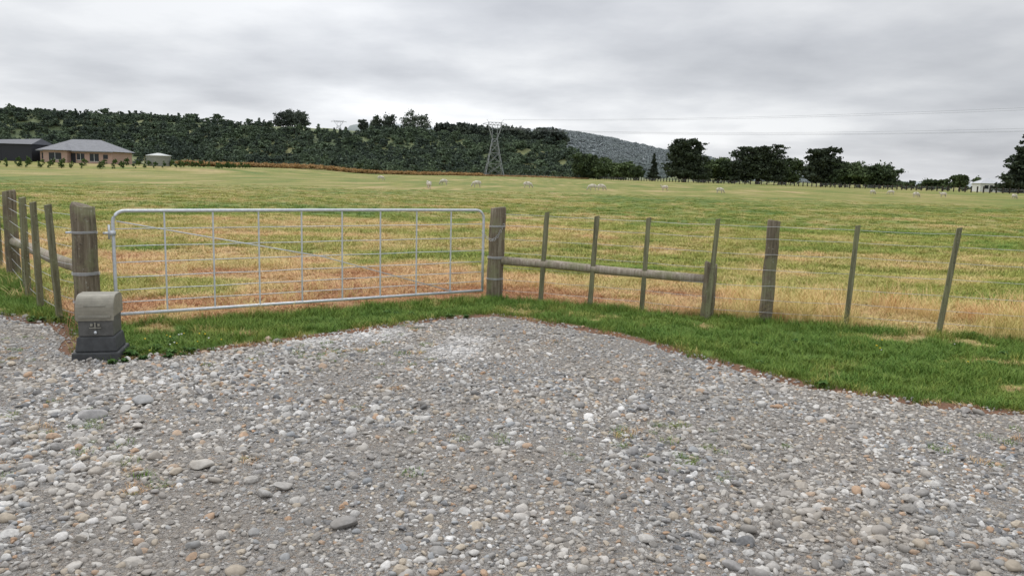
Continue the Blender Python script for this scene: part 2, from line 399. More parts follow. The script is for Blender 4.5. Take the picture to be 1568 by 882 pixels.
x,y=sample(2200,-30,30,11,45);k=~inpoly(x,y,FRONT)&(fbm(x*.3,y*.3,29)>.5);x=x[k];y=y[k]
grass('pasture_seed_heads',x,y,gz(x,y),rng.uniform(.5,.9,len(x)),rng.uniform(.3,.75,len(x)),C_tall,.6)
x,y=sample(1300,-6,6,2.5,8.6);k=inpoly(x,y,GRAVEL)&(fbm(x*.9,y*.9,33)>.58);x=x[k];y=y[k]
grass('gravel_weeds',x,y,np.full(len(x),.014),rng.uniform(.3,.9,len(x)),np.where(rng.random(len(x))<.6,.15,.85),C_short,.6)
M_weed=m_leaf('weed_leaf',(.04,.10,.02),(.10,.18,.04),9,.3);M_yel=m_simple('yellow_petal',(.75,.55,.03),.6);M_wht=m_simple('white_petal',(.75,.75,.7),.6)
def weed(i):
    b=MB()
    for _ in range(26):
        a=random.uniform(0,6.28);l=random.uniform(.04,.085);w=l*.3;z=random.uniform(.01,.06);r0=0
        c,s_=math.cos(a),math.sin(a);q=lambda r,o,h:(c*r-s_*o,s_*r+c*o,h)
        b.add([q(0,0,z*.3),q(l*.5,w,z),q(l,0,z*.7),q(l*.5,-w,z)],[(0,1,2,3)])
    return b.build('broadleaf_weed',[M_weed],link=False)
C_weed=coll_of('broadleaf_weeds',[weed(i) for i in range(4)])
px=np.concatenate([rng.normal(-3.25,.2,26),rng.normal(-2.9,.25,14),rng.normal(-.8,.3,5),rng.uniform(-5,-4,8),rng.uniform(2,6,10)])
py=np.concatenate([rng.normal(6.34,.08,26),rng.normal(6.62,.15,14),rng.normal(8.6,.05,5),rng.uniform(7.4,7.8,8),rng.uniform(6,8.4,10)])
k=~((np.abs(px+3.44)<.17)&(np.abs(py-6.42)<.2));px=px[k];py=py[k]
k=~inpoly(px,py,GRAVEL)|(dpoly(px,py,EDGE)<.08);px=px[k];py=py[k]
scat_up('broadleaf_weeds_patch',px,py,np.full(len(px),.01),rng.uniform(.4,.95,len(px)),C_weed)
def flower(mm):
    b=MB();b.tube([(0,0,0),(.01,0,.10)],.0015,4)
    b.tube([(.01,0,.10),(.01,0,.108)],[.006,.008],8,1);return b.build('flower_head',[M_weed,mm],link=False)
C_fl=coll_of('wildflowers',[flower(M_yel),flower(M_yel),flower(M_wht)])
px=np.concatenate([rng.uniform(3.4,6,22),rng.normal(-2.9,.25,16)]);py=np.concatenate([rng.uniform(5.6,7.6,22),rng.normal(6.75,.15,16)])
k=~inpoly(px,py,GRAVEL);px=px[k];py=py[k]
scat_up('verge_wildflowers',px,py,np.zeros(len(px)),rng.uniform(.7,1.1,len(px)),C_fl)

# ---------------------------------------------------------------- posts & fences
def post(b,x,y,h,r,lean=(0,0),mi=0,n=20):
    pts=[];rs=[]
    for k in range(13):
        t=k/12;pts.append((x+lean[0]*t+.004*math.sin(k*1.3+x),y+lean[1]*t,-.05+(h+.05)*t));rs.append(r*(1.05-.08*t)*(1+.008*math.sin(k*1.1+x*9)))
    pts.append((x+lean[0],y+lean[1],h+.010));rs.append(r*.90)
    b.tube(pts,rs,n,mi,.07)
def batten(b,x,y,h,w,dp,lean=(0,0),rz=0):
    vs=[];M=Matrix.Rotation(rz,4,'Z')
    for k in range(9):
        t=k/8;z=-.04+(h+.04)*t
        for sx,sy in((-1,-1),(1,-1),(1,1),(-1,1)):
            q=M@Vector((sx*w/2*(1+random.uniform(-.06,.06)),sy*dp/2*(1+random.uniform(-.06,.06)),0))
            vs.append((x+q.x+lean[0]*t+random.uniform(-.0015,.0015),y+q.y+lean[1]*t,z+(sx*.006 if k==8 else 0)))
    fs=[(4*k+i,4*k+(i+1)%4,4*k+4+(i+1)%4,4*k+4+i) for k in range(8) for i in range(4)]+[(3,2,1,0),(32,33,34,35)]
    b.add(vs,fs)
def wires(b,line,hs,r=.0023):
    for h in hs:
        pts=[]
        for (x1,y1),(x2,y2) in zip(line[:-1],line[1:]):
            for k in range(6):
                t=k/6;pts.append((x1+(x2-x1)*t,y1+(y2-y1)*t,h-.006*math.sin(math.pi*t)+.003*math.sin(x1*40+h*50)))
        pts.append((line[-1][0],line[-1][1],h));b.tube(pts,r,5)
def wraps(b,x,y,r,h,n=3):
    for i in range(n):
        b.tube([(x+(r+.004)*math.cos(a),y+(r+.004)*math.sin(a),h+i*.008+.008*a/6.28) for a in np.linspace(0,6.28,20)],.0022,5)
for nm,(gx_,gy_),h,r,ln in(('gate_post',GPL,1.175,.112,(-.0,0)),('gate_post',GPR,1.16,.10,(.03,.0))):
    e=empty(nm);b=MB();post(b,gx_,gy_,h,r,ln);b.build('timber_post',M_wood,True,parent=e)
    b=MB();wraps(b,gx_+ln[0]*.7,gy_,r*1.01,.92);wraps(b,gx_+ln[0]*.4,gy_,r*1.04,.52,4);wraps(b,gx_+ln[0]*.2,gy_,r*1.06,.25);b.build('wire_ties',M_wire,True,parent=e)
e=empty('post_and_wire_fence')
b=MB();post(b,2.92,8.93,1.15,.072,(.02,0));post(b,6.95,7.72,1.15,.075);post(b,11.2,6.45,1.15,.075);b.build('line_posts',M_wood,True,parent=e)
b=MB();post(b,2.27,9.02,.64,.075,(.015,0));b.build('stay_post',M_wood,True,parent=e)
b=MB();rr=-math.atan2(1.6,4.9)
for (x,y,h,ln) in[(.36,9.80,1.14,(.05,0)),(.96,9.56,1.12,(.045,0)),(1.56,9.32,1.13,(.03,0)),(2.24,8.90,1.16,(.06,0)),(3.75,8.70,1.14,(.04,0)),(4.64,8.42,1.16,(.11,0)),(5.6,8.1,1.15,(.05,0)),(6.3,7.88,1.14,(.02,0)),(8,7.36,1.15,(.04,0)),(9,7.06,1.13,(.0,0)),(10.1,6.74,1.15,(.04,0))]:
    batten(b,x,y,h,.052,.04,ln,rr)
b.build('battens',M_batt,parent=e)
b=MB();b.tube([(-.13,10.0,.50),(.5,9.78,.492),(1.2,9.49,.47),(1.8,9.25,.46),(2.24,9.06,.455)],[.054,.056,.052,.055,.05],12,0,.08);b.build('stay_rail',M_rail,True,parent=e)
b=MB();wires(b,[GPR,(.37,9.84),(.97,9.6),(1.57,9.36),(2.27,8.98),(2.94,8.84),(3.78,8.73),(4.66,8.46),(6.95,7.8),(11.2,6.5)],[.12,.26,.42,.60,.78,.95,1.09]);b.build('wires',M_wire,True,parent=e)
e=empty('corner_fence')
b=MB();post(b,-6.87,10.75,1.17,.082,(.0,0));post(b,-9.6,14.1,1.17,.085);post(b,-12.6,17.8,1.17,.085);b.build('line_posts',M_wood,True,parent=e)
b=MB()
for (x,y,h,ln) in[(-4.54,7.79,1.17,(-.06,0)),(-5.08,8.37,1.16,(-.02,0)),(-5.66,9.1,1.17,(0,0)),(-6.0,9.6,1.15,(.02,0)),(-7.6,11.6,1.15,(0,0)),(-8.4,12.6,1.14,(.03,0)),(-10.6,15.3,1.15,(0,0))]:
    batten(b,x,y,h,.056,.045,ln,.88)
b.build('battens',M_batt,parent=e)
b=MB();b.tube([(-4.17,7.62,.56),(-5.0,8.52,.55),(-6.2,9.97,.52),(-6.8,10.68,.5)],[.058,.062,.058,.055],12,0,.08);b.build('stay_rail',M_rail,True,parent=e)
b=MB();wires(b,[GPL,(-4.56,7.85),(-5.1,8.43),(-5.68,9.15),(-6.87,10.72),(-9.6,14.1),(-12.6,17.8)],[.12,.26,.42,.60,.78,.95,1.09]);b.build('wires',M_wire,True,parent=e)

# ---------------------------------------------------------------- farm gate
A=Vector((-3.90,7.66,0));B=Vector((-.38,9.95,0));Lg=(B-A).length;u=(B-A).normalized()
g=empty('farm_gate')
def gp(s,z): p=A+u*s;return (p.x,p.y,z)
def arc(cs,cz,r,a0,a1,n=8): return [gp(cs+r*math.cos(a),cz+r*math.sin(a)) for a in np.linspace(a0,a1,n)]
zb,zt,rc=.115,1.135,.11
b=MB()
b.tube([gp(.0,zb)]+[gp(0,z) for z in(.4,.8)]+arc(rc,zt-rc,rc,math.pi,math.pi/2)+[gp(Lg/2,zt+.004)]+arc(Lg-rc,zt-rc,rc,math.pi/2,0)+[gp(Lg,.6),gp(Lg,zb)],.0165,14)
b.tube([gp(-.01,zb),gp(Lg/2,zb),gp(Lg+.01,zb)],.0165,14)
b.build('pipe_frame',M_galv,True,parent=g)
b=MB();hs=[.235,.355,.485,.63,.79,.96]
for h in hs: b.tube([gp(0,h)]+[gp(Lg*k/9,h+.003*math.sin(k*3+h*30)) for k in range(1,9)]+[gp(Lg,h)],.0045,6)
b.build('infill_rods',M_galv,True,parent=g)
b=MB()
for k in range(1,9):
    b.box(gp(Lg*k/9,(zb+zt)/2),(.015,.010,zt-zb-.02),math.atan2(u.y,u.x))
b.build('vertical_stays',M_galv,parent=g)
b=MB();b.tube([gp(.03,zt-.10),gp(Lg*.5,.62),gp(Lg*.9,zb+.01)],.006,6);b.build('diagonal_brace',M_galv,True,parent=g)
b=MB()
for h in(.92,.22):
    b.tube([gp(-.09,h),gp(-.02,h)],.011,8);b.box(gp(-.01,h),(.06,.05,.045),math.atan2(u.y,u.x))
b.tube([gp(-.035,.86),gp(-.035,1.0)],.012,8)
p=Vector(gp(-.33,.93));b.tube([p,p+Vector((-.07,-.03,0))],.010,8)
b.build('hinges',M_galv,True,parent=g)
b=MB()
for k in range(14):
    a=k/13;c=Vector(gp(Lg-.02+.30*a,.86-.14*math.sin(a*3.1)+.10*a))+Vector((.02,-.125,0))*min(1,a*2.2)
    t=[(c.x+.012*math.cos(q)*(1 if k%2 else .2),c.y+.012*math.cos(q)*(.2 if k%2 else 1),c.z+.017*math.sin(q)) for q in np.linspace(0,6.28,9)]
    b.tube(t,.003,5)
b.build('latch_chain',M_wire,True,parent=g)

# ---------------------------------------------------------------- letterbox
M_lid=m_simple('letterbox_lid_plastic',(.25,.235,.19),.5,0,14,.18);M_box=m_simple('letterbox_body_plastic',(.11,.11,.105),.5,0,14,.25);M_base=m_simple('letterbox_base_plastic',(.06,.063,.065),.65,0,12,.3)
lb=empty('letterbox',(-3.40,6.40,.0),R(14));lb.scale=(.88,.9,1.04)
def prof(b,pr,w,mi=0):
    n=len(pr);vs=[(-w/2,y,z) for y,z in pr]+[(w/2,y,z) for y,z in pr]
    b.add(vs,[tuple(range(n)),tuple(range(2*n-1,n-1,-1))]+[(i,i+n,(i+1)%n+n,(i+1)%n) for i in range(n)],mi)
b=MB();b.box((0,0,.035),(.40,.42,.07));b.box((0,.0,.13),(.355,.37,.118),taper=.90);b.build('plinth',M_base,parent=lb,bevel=.012)
b=MB();prof(b,[(-.155,.19),(-.165,.34),(-.15,.345),(.16,.345),(.16,.19)],.295);b.build('body',M_box,parent=lb,bevel=.01)
b=MB();pr=[(-.178,.315)]+[(-.178+.13*(1-math.cos(a)),.40+.115*math.sin(a)) for a in np.linspace(0,math.pi/2,8)]+[(.08,.515),(.15,.49),(.175,.42),(.175,.347),(-.165,.347)]
prof(b,pr,.325);b.build('hooded_lid',M_lid,False,parent=lb,bevel=.012)
b=MB();b.box((0,-.172,.435),(.18,.012,.012));b.box((0,-.183,.35),(.27,.012,.02));b.box((0,-.172,.262),(.10,.01,.006));b.box((0,-.172,.28),(.012,.01,.05));b.box((-.03,-.172,.285),(.02,.01,.02));b.box((.03,-.172,.285),(.02,.01,.02))
b.build('slot_and_emblem',m_simple('letterbox_trim',(.25,.24,.20),.5),parent=lb,bevel=.002)
b=MB();b.tube([(.0,-.175,.225),(.0,-.166,.225)],.013,10);b.build('lock',M_galv,True,parent=lb)

# ---------------------------------------------------------------- trees
def leaves(cl,n,ls,sq=1.):
    vol=np.array([c[1][0]*c[1][1]+c[1][2]*c[1][0] for c in cl]);vol/=vol.sum()
    P=[]
    for (c,r),w in zip(cl,vol):
        m=max(12,int(n*w));ns=max(8,m//30)
        th=rng.normal(0,1,(ns,3));th/=np.linalg.norm(th,axis=1)[:,None]
        sc=th*rng.uniform(.35,1.04,(ns,1))
        j=rng.integers(0,ns,m);p=sc[j]+rng.normal(0,.17,(m,3))
        P.append(p*np.array(r)+np.array(c))
    P=np.concatenate(P);m=len(P)
    a=rng.normal(0,1,(m,3));a/=np.linalg.norm(a,axis=1)[:,None]
    b=np.cross(a,rng.normal(0,1,(m,3)));b/=np.linalg.norm(b,axis=1)[:,None]
    s=ls*rng.uniform(.6,1.4,(m,1));a=a*s;b=b*s*.6;a[:,2]*=sq
    V=np.stack([P-a,P+b,P+a,P-b],1).reshape(-1,3);F=np.arange(m*4).reshape(-1,4);return V,F
def make_tree(name,cl,n,ls,h,tr,mleaf,link=True,loc=(0,0,0),rz=0,sq=1.,sc=1.):
    b=MB();top=max(c[0][2] for c in cl)
    b.tube([(0,0,-.3),(.1,0,h*.15),(.0,.1,h*.4),(0,0,top*.95)],[tr*1.3,tr,tr*.75,tr*.2],8)
    for c,r in cl:
        z0=max(.15*h,c[2]*.55);b.tube([(0,0,z0),(c[0]*.5,c[1]*.5,(z0+c[2])/2+.05*h),c],[tr*.45,tr*.3,tr*.08],5)
    V,F=leaves(cl,n,ls,sq);o=len(b.v);nb=len(b.f)
    me=bpy.data.meshes.new(name);me.from_pydata(b.v+[tuple(q) for q in V],[],b.f+[tuple(q) for q in (F+o)])
    me.materials.append(M_bark);me.materials.append(mleaf)
    me.polygons.foreach_set('material_index',[0]*nb+[1]*len(F));me.update()
    ob=bpy.data.objects.new(name,me);ob.location=loc;ob.rotation_euler=(0,0,rz);ob.scale=(sc,sc,sc)
    if link: scene.collection.objects.link(ob)
    return ob
def cl_cypress(w,h):
    cl=[((0,0,h*.42),(w*.36,w*.36,h*.32)),((0,0,h*.66),(w*.33,w*.33,h*.22))]
    for i in range(16):
        t=i/15;z=h*(.14+.72*t);ww=w/2*(1.0-.18*t)*random.uniform(.75,1.08)
        a=i*2.4;r=ww*.55
        cl.append(((r*math.cos(a),r*math.sin(a),z),(ww*.48,ww*.48,h*.10)))
    for i in range(8):
        a=i*.9;q=random.uniform(.1,.34);cl.append(((w*q*math.cos(a),w*q*math.sin(a),h*random.uniform(.84,.95)),(w*.12,w*.12,h*.06)))
    return cl
def cl_round(w,h,k=11):
    cl=[((0,0,h*.45),(w*.36,w*.36,h*.40))]
    for i in range(k):
        a=i*2.4+random.random();z=h*random.uniform(.15,.85);r=w*.30*math.sqrt(max(.1,1-((z/h-.45)/.6)**2))
        cl.append(((r*math.cos(a),r*math.sin(a),z),(w*random.uniform(.14,.24),w*random.uniform(.14,.24),h*random.uniform(.1,.18))))
    return cl
def cl_cone(w,h):
    cl=[]
    for i in range(16):
        t=i/15;z=h*(.08+.88*t);ww=w/2*(1-.9*t)
        a=i*2.4;cl.append(((ww*.35*math.cos(a),ww*.35*math.sin(a),z),(ww*.75+.2,ww*.75+.2,h*.07)))
    return cl
T=[('broadleaf_tree','r',32.5,385,13,13.5),('broadleaf_tree','r',41,385,16,11),('broadleaf_tree','r',51,383,14,9),('broadleaf_tree','r',57,378,9,7),
('poplar_tree','c',64.5,372,6,13),('cypress_tree','m',70.2,330,22,18),('broadleaf_tree','r',81,345,10,8),('broadleaf_tree','r',88,345,16,11.5),('cypress_tree','m',100.5,330,27,16),('broadleaf_tree','r',92,338,13,10),
('broadleaf_tree','r',113.5,335,17,11.5),('cypress_tree','m',115.5,300,17,14.5),('broadleaf_tree','r',121.5,297,13,10),('broadleaf_tree','r',127.5,295,16,11),('broadleaf_tree','r',133,290,14,10),
('broadleaf_tree','r',140,270,8,4),('broadleaf_tree','r',144,268,8,4),('broadleaf_tree','r',148,265,7.5,5.6),('broadleaf_tree','r',153,262,5.5,5),('conifer_tree','c',147.5,232,14,17.5),('broadleaf_tree','r',152,226,12,10),('broadleaf_tree','r',163,222,14,11),('broadleaf_tree','r',136,277,7,3)]
for nm,k,x,y,w,h in T:
    cl={'r':cl_round,'m':cl_cypress,'c':cl_cone}[k](w,h)
    make_tree(nm,cl,int(2600+w*h*30),.50 if w>8 else .34,h,w*.025+.12,M_brd if k=='r' else M_cyp,loc=(x,y,0),rz=random.random()*6)

# ---------------------------------------------------------------- hills
hx=[-1500,-900,-408,-330,-263,-180,-118,-77,-46,20,37,62,90];hh=[44,42,37.5,35,33.0,33,30.5,28.5,27,25.5,24,6,0]
def hill(x,y):
    x=np.asarray(x,float);y=np.asarray(y,float)
    H=np.interp(x,hx,hh)
    base=470+30*(fbm(x*.006,x*0+3,101)-.5)*2+18*(fbm(x*.03,x*0+7,102)-.5);crest=630+20*(fbm(x*.01,x*0,103)-.5)
    t=np.clip((y-base)/(crest-base),0,1);p=t**.8*(1-.12*np.sin(t*6.28))
    h=H*np.clip(p,0,1)+20*(fbm(x*.022,y*.02,105)-.5)*sstep(0,.3,t)*sstep(1,.75,t)
    h=h+(y>crest)*(y-crest)*.004
    return np.where(t<=0,-1,h)
ax=axis([(-1500,-500,25),(-500,130,7),(130,150,10)]);ay=axis([(420,680,6),(680,1500,80)])
X,Y=np.meshgrid(ax,ay);V=np.stack([X.ravel(),Y.ravel(),hill(X.ravel(),Y.ravel())],1)
m,nt,b_=mat('hill_pasture');p=pos(nt);n=noise(nt,p,.03,6,.65)
c=ramp(nt,n,[(.3,(.07,.10,.055)),(.5,(.13,.155,.07)),(.7,(.27,.26,.12))]);nt.links.new(c,b_.inputs['Base Color'])
fast_mesh('hill',V,gridF(len(ax),len(ay)),[m])
def ftree(i,ml):
    w=8;h=random.uniform(6,8);return make_tree('forest_tree',cl_round(w,h,7) if i%7 else cl_cone(6,h*1.3),420,.66,h,.2,ml,link=False)
C_for=coll_of('forest_trees',[ftree(i,M_forest) for i in range(9)])
x,y=rng.uniform(-1000,62,13500),rng.uniform(462,646,13500)
z=hill(x,y);zr=z/np.interp(x,hx,hh)
k=(z>-.5)&~((x>-255)&(x<-108)&(zr>.84)&(fbm(x*.03,y*.03,117)<.6))&(rng.random(len(x))<np.where((fbm(x*.012,y*.03,111)>.62)&(zr>.25),.6,.98))
x,y,z=x[k],y[k],z[k];n=len(x);s=rng.uniform(.32,.9,n)+.4*(rng.random(n)<.06)
s*=np.where(y>622,.65,1)
scat_up('hillside_forest',x,y,z-.4,s*1.1,C_for,s*rng.uniform(.7,1.0,n))
for x,y,w,h in[(-186,640,20,14),(-174,640,20,14.5),(-180,645,24,15.5),(-101,636,17,19),(-112,636,12,15),(-78,634,27,22),(-122,640,10,11)]:
    make_tree('ridge_tree',cl_round(w,h,12),3400,.62,h,.4,M_ridge,loc=(x,y,float(hill(x,y))-.5),rz=random.random()*6)
C_rid=coll_of('ridge_trees',[ftree(i,M_ridge) for i in (1,2,3,4,5)])
x=np.concatenate([rng.uniform(-58,36,120),rng.uniform(-60,30,50),rng.uniform(-600,-270,70)]);y=rng.uniform(628,652,len(x));n=len(x)
s=np.concatenate([rng.uniform(1.3,2.1,120),rng.uniform(.8,1.4,50),rng.uniform(.45,1.0,70)])
scat_up('ridge_tree_belt',x,y,hill(x,y)-.5,s,C_rid)
x=rng.uniform(-560,60,520);y=rng.uniform(440,470,520);s=rng.uniform(.35,.8,520)
scat_up('hill_foot_trees',x,y,np.zeros(520),s*1.3,C_for,s)
# far hill, mist painted into its base colours
fx=[-300,60,120,190,285,370,480,700,1100];fh=[84,82,76,66,50,35,22,9,4]
gx2,gy2=np.linspace(-300,1100,140),np.linspace(1150,1900,24)
X,Y=np.meshgrid(gx2,gy2);xr=X.ravel();yr=Y.ravel()
H=np.interp(xr,fx,fh)*sstep(1170+60*fbm(xr*.006,xr*0,120),1480,yr)*(1+.14*(fbm(xr*.012,yr*.006,121)-.5))
V=np.stack([xr,yr,H-1],1)
def paint_mist(m,nt,b_,c):  # paints mist into base colour: paler grey with height and to the right
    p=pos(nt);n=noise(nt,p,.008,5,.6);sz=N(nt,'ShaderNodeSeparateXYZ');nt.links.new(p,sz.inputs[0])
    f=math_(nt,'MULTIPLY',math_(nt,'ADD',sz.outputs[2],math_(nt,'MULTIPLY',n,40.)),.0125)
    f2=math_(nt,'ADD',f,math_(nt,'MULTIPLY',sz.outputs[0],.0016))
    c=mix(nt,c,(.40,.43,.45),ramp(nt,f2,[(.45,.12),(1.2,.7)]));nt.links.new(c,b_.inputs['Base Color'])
m,nt,b_=mat('hill_painted_mist');paint_mist(m,nt,b_,(.09,.12,.098))
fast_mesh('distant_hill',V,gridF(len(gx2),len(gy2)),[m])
M_mist,nt,b_=mat('foliage_painted_mist');paint_mist(M_mist,nt,b_,ramp(nt,noise(nt,pos(nt),.04,4,.6),[(.35,(.12,.155,.135)),(.65,(.18,.235,.18))]))
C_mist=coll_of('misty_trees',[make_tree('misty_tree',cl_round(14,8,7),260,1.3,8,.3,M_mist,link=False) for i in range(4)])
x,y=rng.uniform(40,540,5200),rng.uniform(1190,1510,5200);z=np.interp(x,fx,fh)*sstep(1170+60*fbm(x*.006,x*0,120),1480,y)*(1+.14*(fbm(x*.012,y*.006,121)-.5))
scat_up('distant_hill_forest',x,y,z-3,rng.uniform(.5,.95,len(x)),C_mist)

# ---------------------------------------------------------------- pylons & lines
M_pyl=m_simple('pylon_steel',(.27,.285,.30),.6,.2,.5,.1)
def pylon(name,x,y,z,h,rz,th=1.):
    e=empty(name,(x,y,z),rz);b=MB();br=lambda a,c,r:b.tube([a,c],r*th,4)
    lv=[(0,5.0),(.22,3.7),(.42,2.6),(.58,1.8),(.68,1.3)]
    for sx in(-1,1):
        for sy in(-1,1):
            for (a,wa),(c,wc) in zip(lv[:-1],lv[1:]): br((sx*wa,sy*wa,a*h),(sx*wc,sy*wc,c*h),.15)
            br((sx*1.3,sy*1.3,.68*h),(sx*3.8,sy*.9,.93*h),.13)
            br((sx*3.8,sy*.9,.93*h),(sx*3.3,sy*.6,.98*h),.11)
            br((sx*3.8,sy*.9,.93*h),(sx*6.6,0,.95*h),.11)
            br((sx*1.4,sy*.8,.93*h),(sx*1.3,sy*1.3,.68*h),.08)
    for (a,wa),(c,wc) in zip(lv[:-1],lv[1:]):
        for s1 in(-1,1):
            br((-wa,s1*wa,a*h),(wc,s1*wc,c*h),.07);br((wa,s1*wa,a*h),(-wc,s1*wc,c*h),.07)
            br((s1*wa,-wa,a*h),(s1*wc,wc,c*h),.07);br((s1*wa,wa,a*h),(s1*wc,-wc,c*h),.07)
            br((-wc,s1*wc,c*h),(wc,s1*wc,c*h),.07);br((s1*wc,-wc,c*h),(s1*wc,wc,c*h),.07)
    for s1 in(-.9,.9):
        br((-3.8,s1,.93*h),(3.8,s1,.93*h),.12);br((-3.3,s1*.7,.98*h),(3.3,s1*.7,.98*h),.11)
        for k in range(7):
            xa=-3.5+k*1.;br((xa,s1,(.93 if k%2 else .98)*h),(xa+1.,s1,(.98 if k%2 else .93)*h),.06)
    for sx in(-1,1):
        br((sx*6.6,0,.95*h),(sx*3.3,0,.98*h),.1);br((sx*3.3,0,.98*h),(sx*4.6,0,1.03*h),.09)
        br((sx*6.4,0,.95*h),(sx*6.4,0,.88*h),.1)
    br((0,0,.93*h),(0,0,.86*h),.1)
    b.build('lattice',M_pyl,parent=e);return e
dirv=Vector((311+11,155-500,0)).normalized();rz=math.atan2(dirv.y,dirv.x)+math.pi/2
pylon('transmission_pylon',-11.5,430,0,29,R(8))
pylon('transmission_pylon',330,130,0,34,rz)
pylon('transmission_pylon',-155,700,29,14,R(10),.8)
b=MB()
for off,z in((-6.4,.88),(0,.86),(6.4,.88),(-4.6,1.03),(4.6,1.03)):
    p0=Vector((-11.5+off*math.cos(R(8)),430+off*math.sin(R(8)),29*z));p1=Vector((330+off*math.cos(rz),130+off*math.sin(rz),34*z))
    pts=[]
    for k in range(41):
        t=k/40;q=p0.lerp(p1,t);q.z-=(10 if z<1 else 7)*4*t*(1-t)*.7;pts.append(q)
    b.tube(pts,.03,4)
b.build('power_lines',M_pyl)

# ---------------------------------------------------------------- buildings
M_brick,nt,b_=mat('pink_brick');o_=objc(nt);br=N(nt,'ShaderNodeTexBrick',Scale=1.);br.inputs['Color1'].default_value=(.48,.30,.24,1);br.inputs['Color2'].default_value=(.41,.26,.21,1);br.inputs['Mortar'].default_value=(.4,.36,.33,1)
br.inputs['Brick Width'].default_value=.23;br.inputs['Row Height'].default_value=.086;br.inputs['Mortar Size'].default_value=.01
mp=N(nt,'ShaderNodeMapping');mp.inputs['Rotation'].default_value=(R(90),0,0);nt.links.new(o_,mp.inputs[0]);nt.links.new(mp.outputs[0],br.inputs['Vector']);nt.links.new(br.outputs['Color'],b_.inputs['Base Color'])
M_roof=m_simple('grey_tile_roof',(.20,.205,.22),.7,0,1.2,.2,(1,1,6));M_glass=m_simple('window_glass',(.03,.035,.04),.15,0,1,.1);M_white=m_simple('white_trim',(.7,.7,.68),.6,0,2,.05);M_dark=m_simple('dark_steel_cladding',(.03,.032,.04),.6,0,1,.2,(14,1,1));M_drf=m_simple('dark_roof',(.10,.105,.12),.6,0,1,.1)
def hip(b,cx,cy,z,w,d,h,ov=.6,mi=0):
    W=w/2+ov;D=d/2+ov;r=max(.5,W-D)
    v=[(cx-W,cy-D,z),(cx+W,cy-D,z),(cx+W,cy+D,z),(cx-W,cy+D,z),(cx-r,cy,z+h),(cx+r,cy,z+h)]
    b.add(v,[(0,1,5,4),(1,2,5),(2,3,4,5),(3,0,4),(3,2,1,0)],mi)
e=empty('brick_house',(-93.5,174,1.2))
b=MB();b.box((0,0,1.3),(15.2,9,2.6));b.box((-3.6,-5.0,1.3),(5.0,1.9,2.596));b.build('walls',M_brick,parent=e)
b=MB();hip(b,0,0,2.62,15.2,9,2.5);hip(b,-3.6,-3.2,2.64,5.0,5.6,1.6);b.build('roof',M_roof,parent=e)
b=MB();b.box((0,-5.13,2.53),(16.3,.08,.2));b.build('fascia',M_roof,parent=e)
b=MB()
for x,y,w,z,h in[(-3.6,-5.96,2.6,1.4,1.4),(1.0,-4.51,1.6,1.4,1.3),(3.9,-4.51,1.9,1.3,1.6),(6.3,-4.51,1.0,1.5,.9),(-6.8,-4.51,.9,1.4,1.2)]:
    b.box((x,y,z),(w,.06,h))
b.build('windows',M_glass,parent=e)
b=MB()
for x,y,w,z,h in[(-3.6,-5.99,2.6,1.4,1.4),(1.0,-4.54,1.6,1.4,1.3),(3.9,-4.54,1.9,1.3,1.6)]:
    b.box((x,y,z),(.07,.05,h));b.box((x,y,z-h/2-.04),(w+.1,.08,.08))
b.build('window_frames',M_white,parent=e)
b=MB();b.box((-.55,-4.52,1.05),(1.0,.06,2.08));b.build('door',M_dark,parent=e)
e=empty('farm_shed',(-109,173,1.2))
b=MB();b.box((0,0,1.85),(12.8,8,3.7));b.build('walls',M_dark,parent=e)
b=MB();b.add([(-6.6,-4.3,3.72),(6.7,-4.3,3.72),(6.7,4.3,3.72),(-6.6,4.3,3.72),(-6.0,0,4.5),(6.3,0,5.0)],[(0,1,5,4),(2,3,4,5),(1,2,5),(3,0,4),(3,2,1,0)]);b.build('roof',M_drf,parent=e)
b=MB();b.box((-2,-4.03,1.5),(3.4,.06,3.0));b.build('roller_door',m_simple('roller_door_steel',(.06,.065,.075),.5),parent=e)
e=empty('water_tank',(-74.3,166,1.15))
b=MB();b.tube([(0,0,0),(0,0,1.0),(0,0,2.0)],2.35,28)
for z in(.5,1.0,1.5):b.tube([(0,0,z),(0,0,z+.06)],2.38,28)
b.build('tank_shell',m_simple('tank_concrete',(.25,.26,.23),.8),parent=e)
b=MB();b.tube([(0,0,2.0),(0,0,2.12),(0,0,2.62)],[2.5,2.5,.3],28);b.build('tank_roof',m_simple('tank_roof_paint',(.5,.52,.5),.7),parent=e)
e=empty('white_cottage',(148,250,0))
b=MB();b.box((0,0,1.3),(6.6,5,2.6));b.build('walls',M_white,parent=e)
b=MB();hip(b,0,0,2.62,6.6,5,1.5,.3);b.build('roof',m_simple('pale_roof',(.5,.51,.52),.6),parent=e)
b=MB();b.box((-1.4,-2.51,1.5),(1.2,.06,1.1));b.box((1.6,-2.51,1.5),(1.2,.06,1.1));b.build('windows',M_glass,parent=e)
b=MB();b.box((.1,-2.51,1.05),(.9,.06,2.05));b.build('door',M_dark,parent=e)

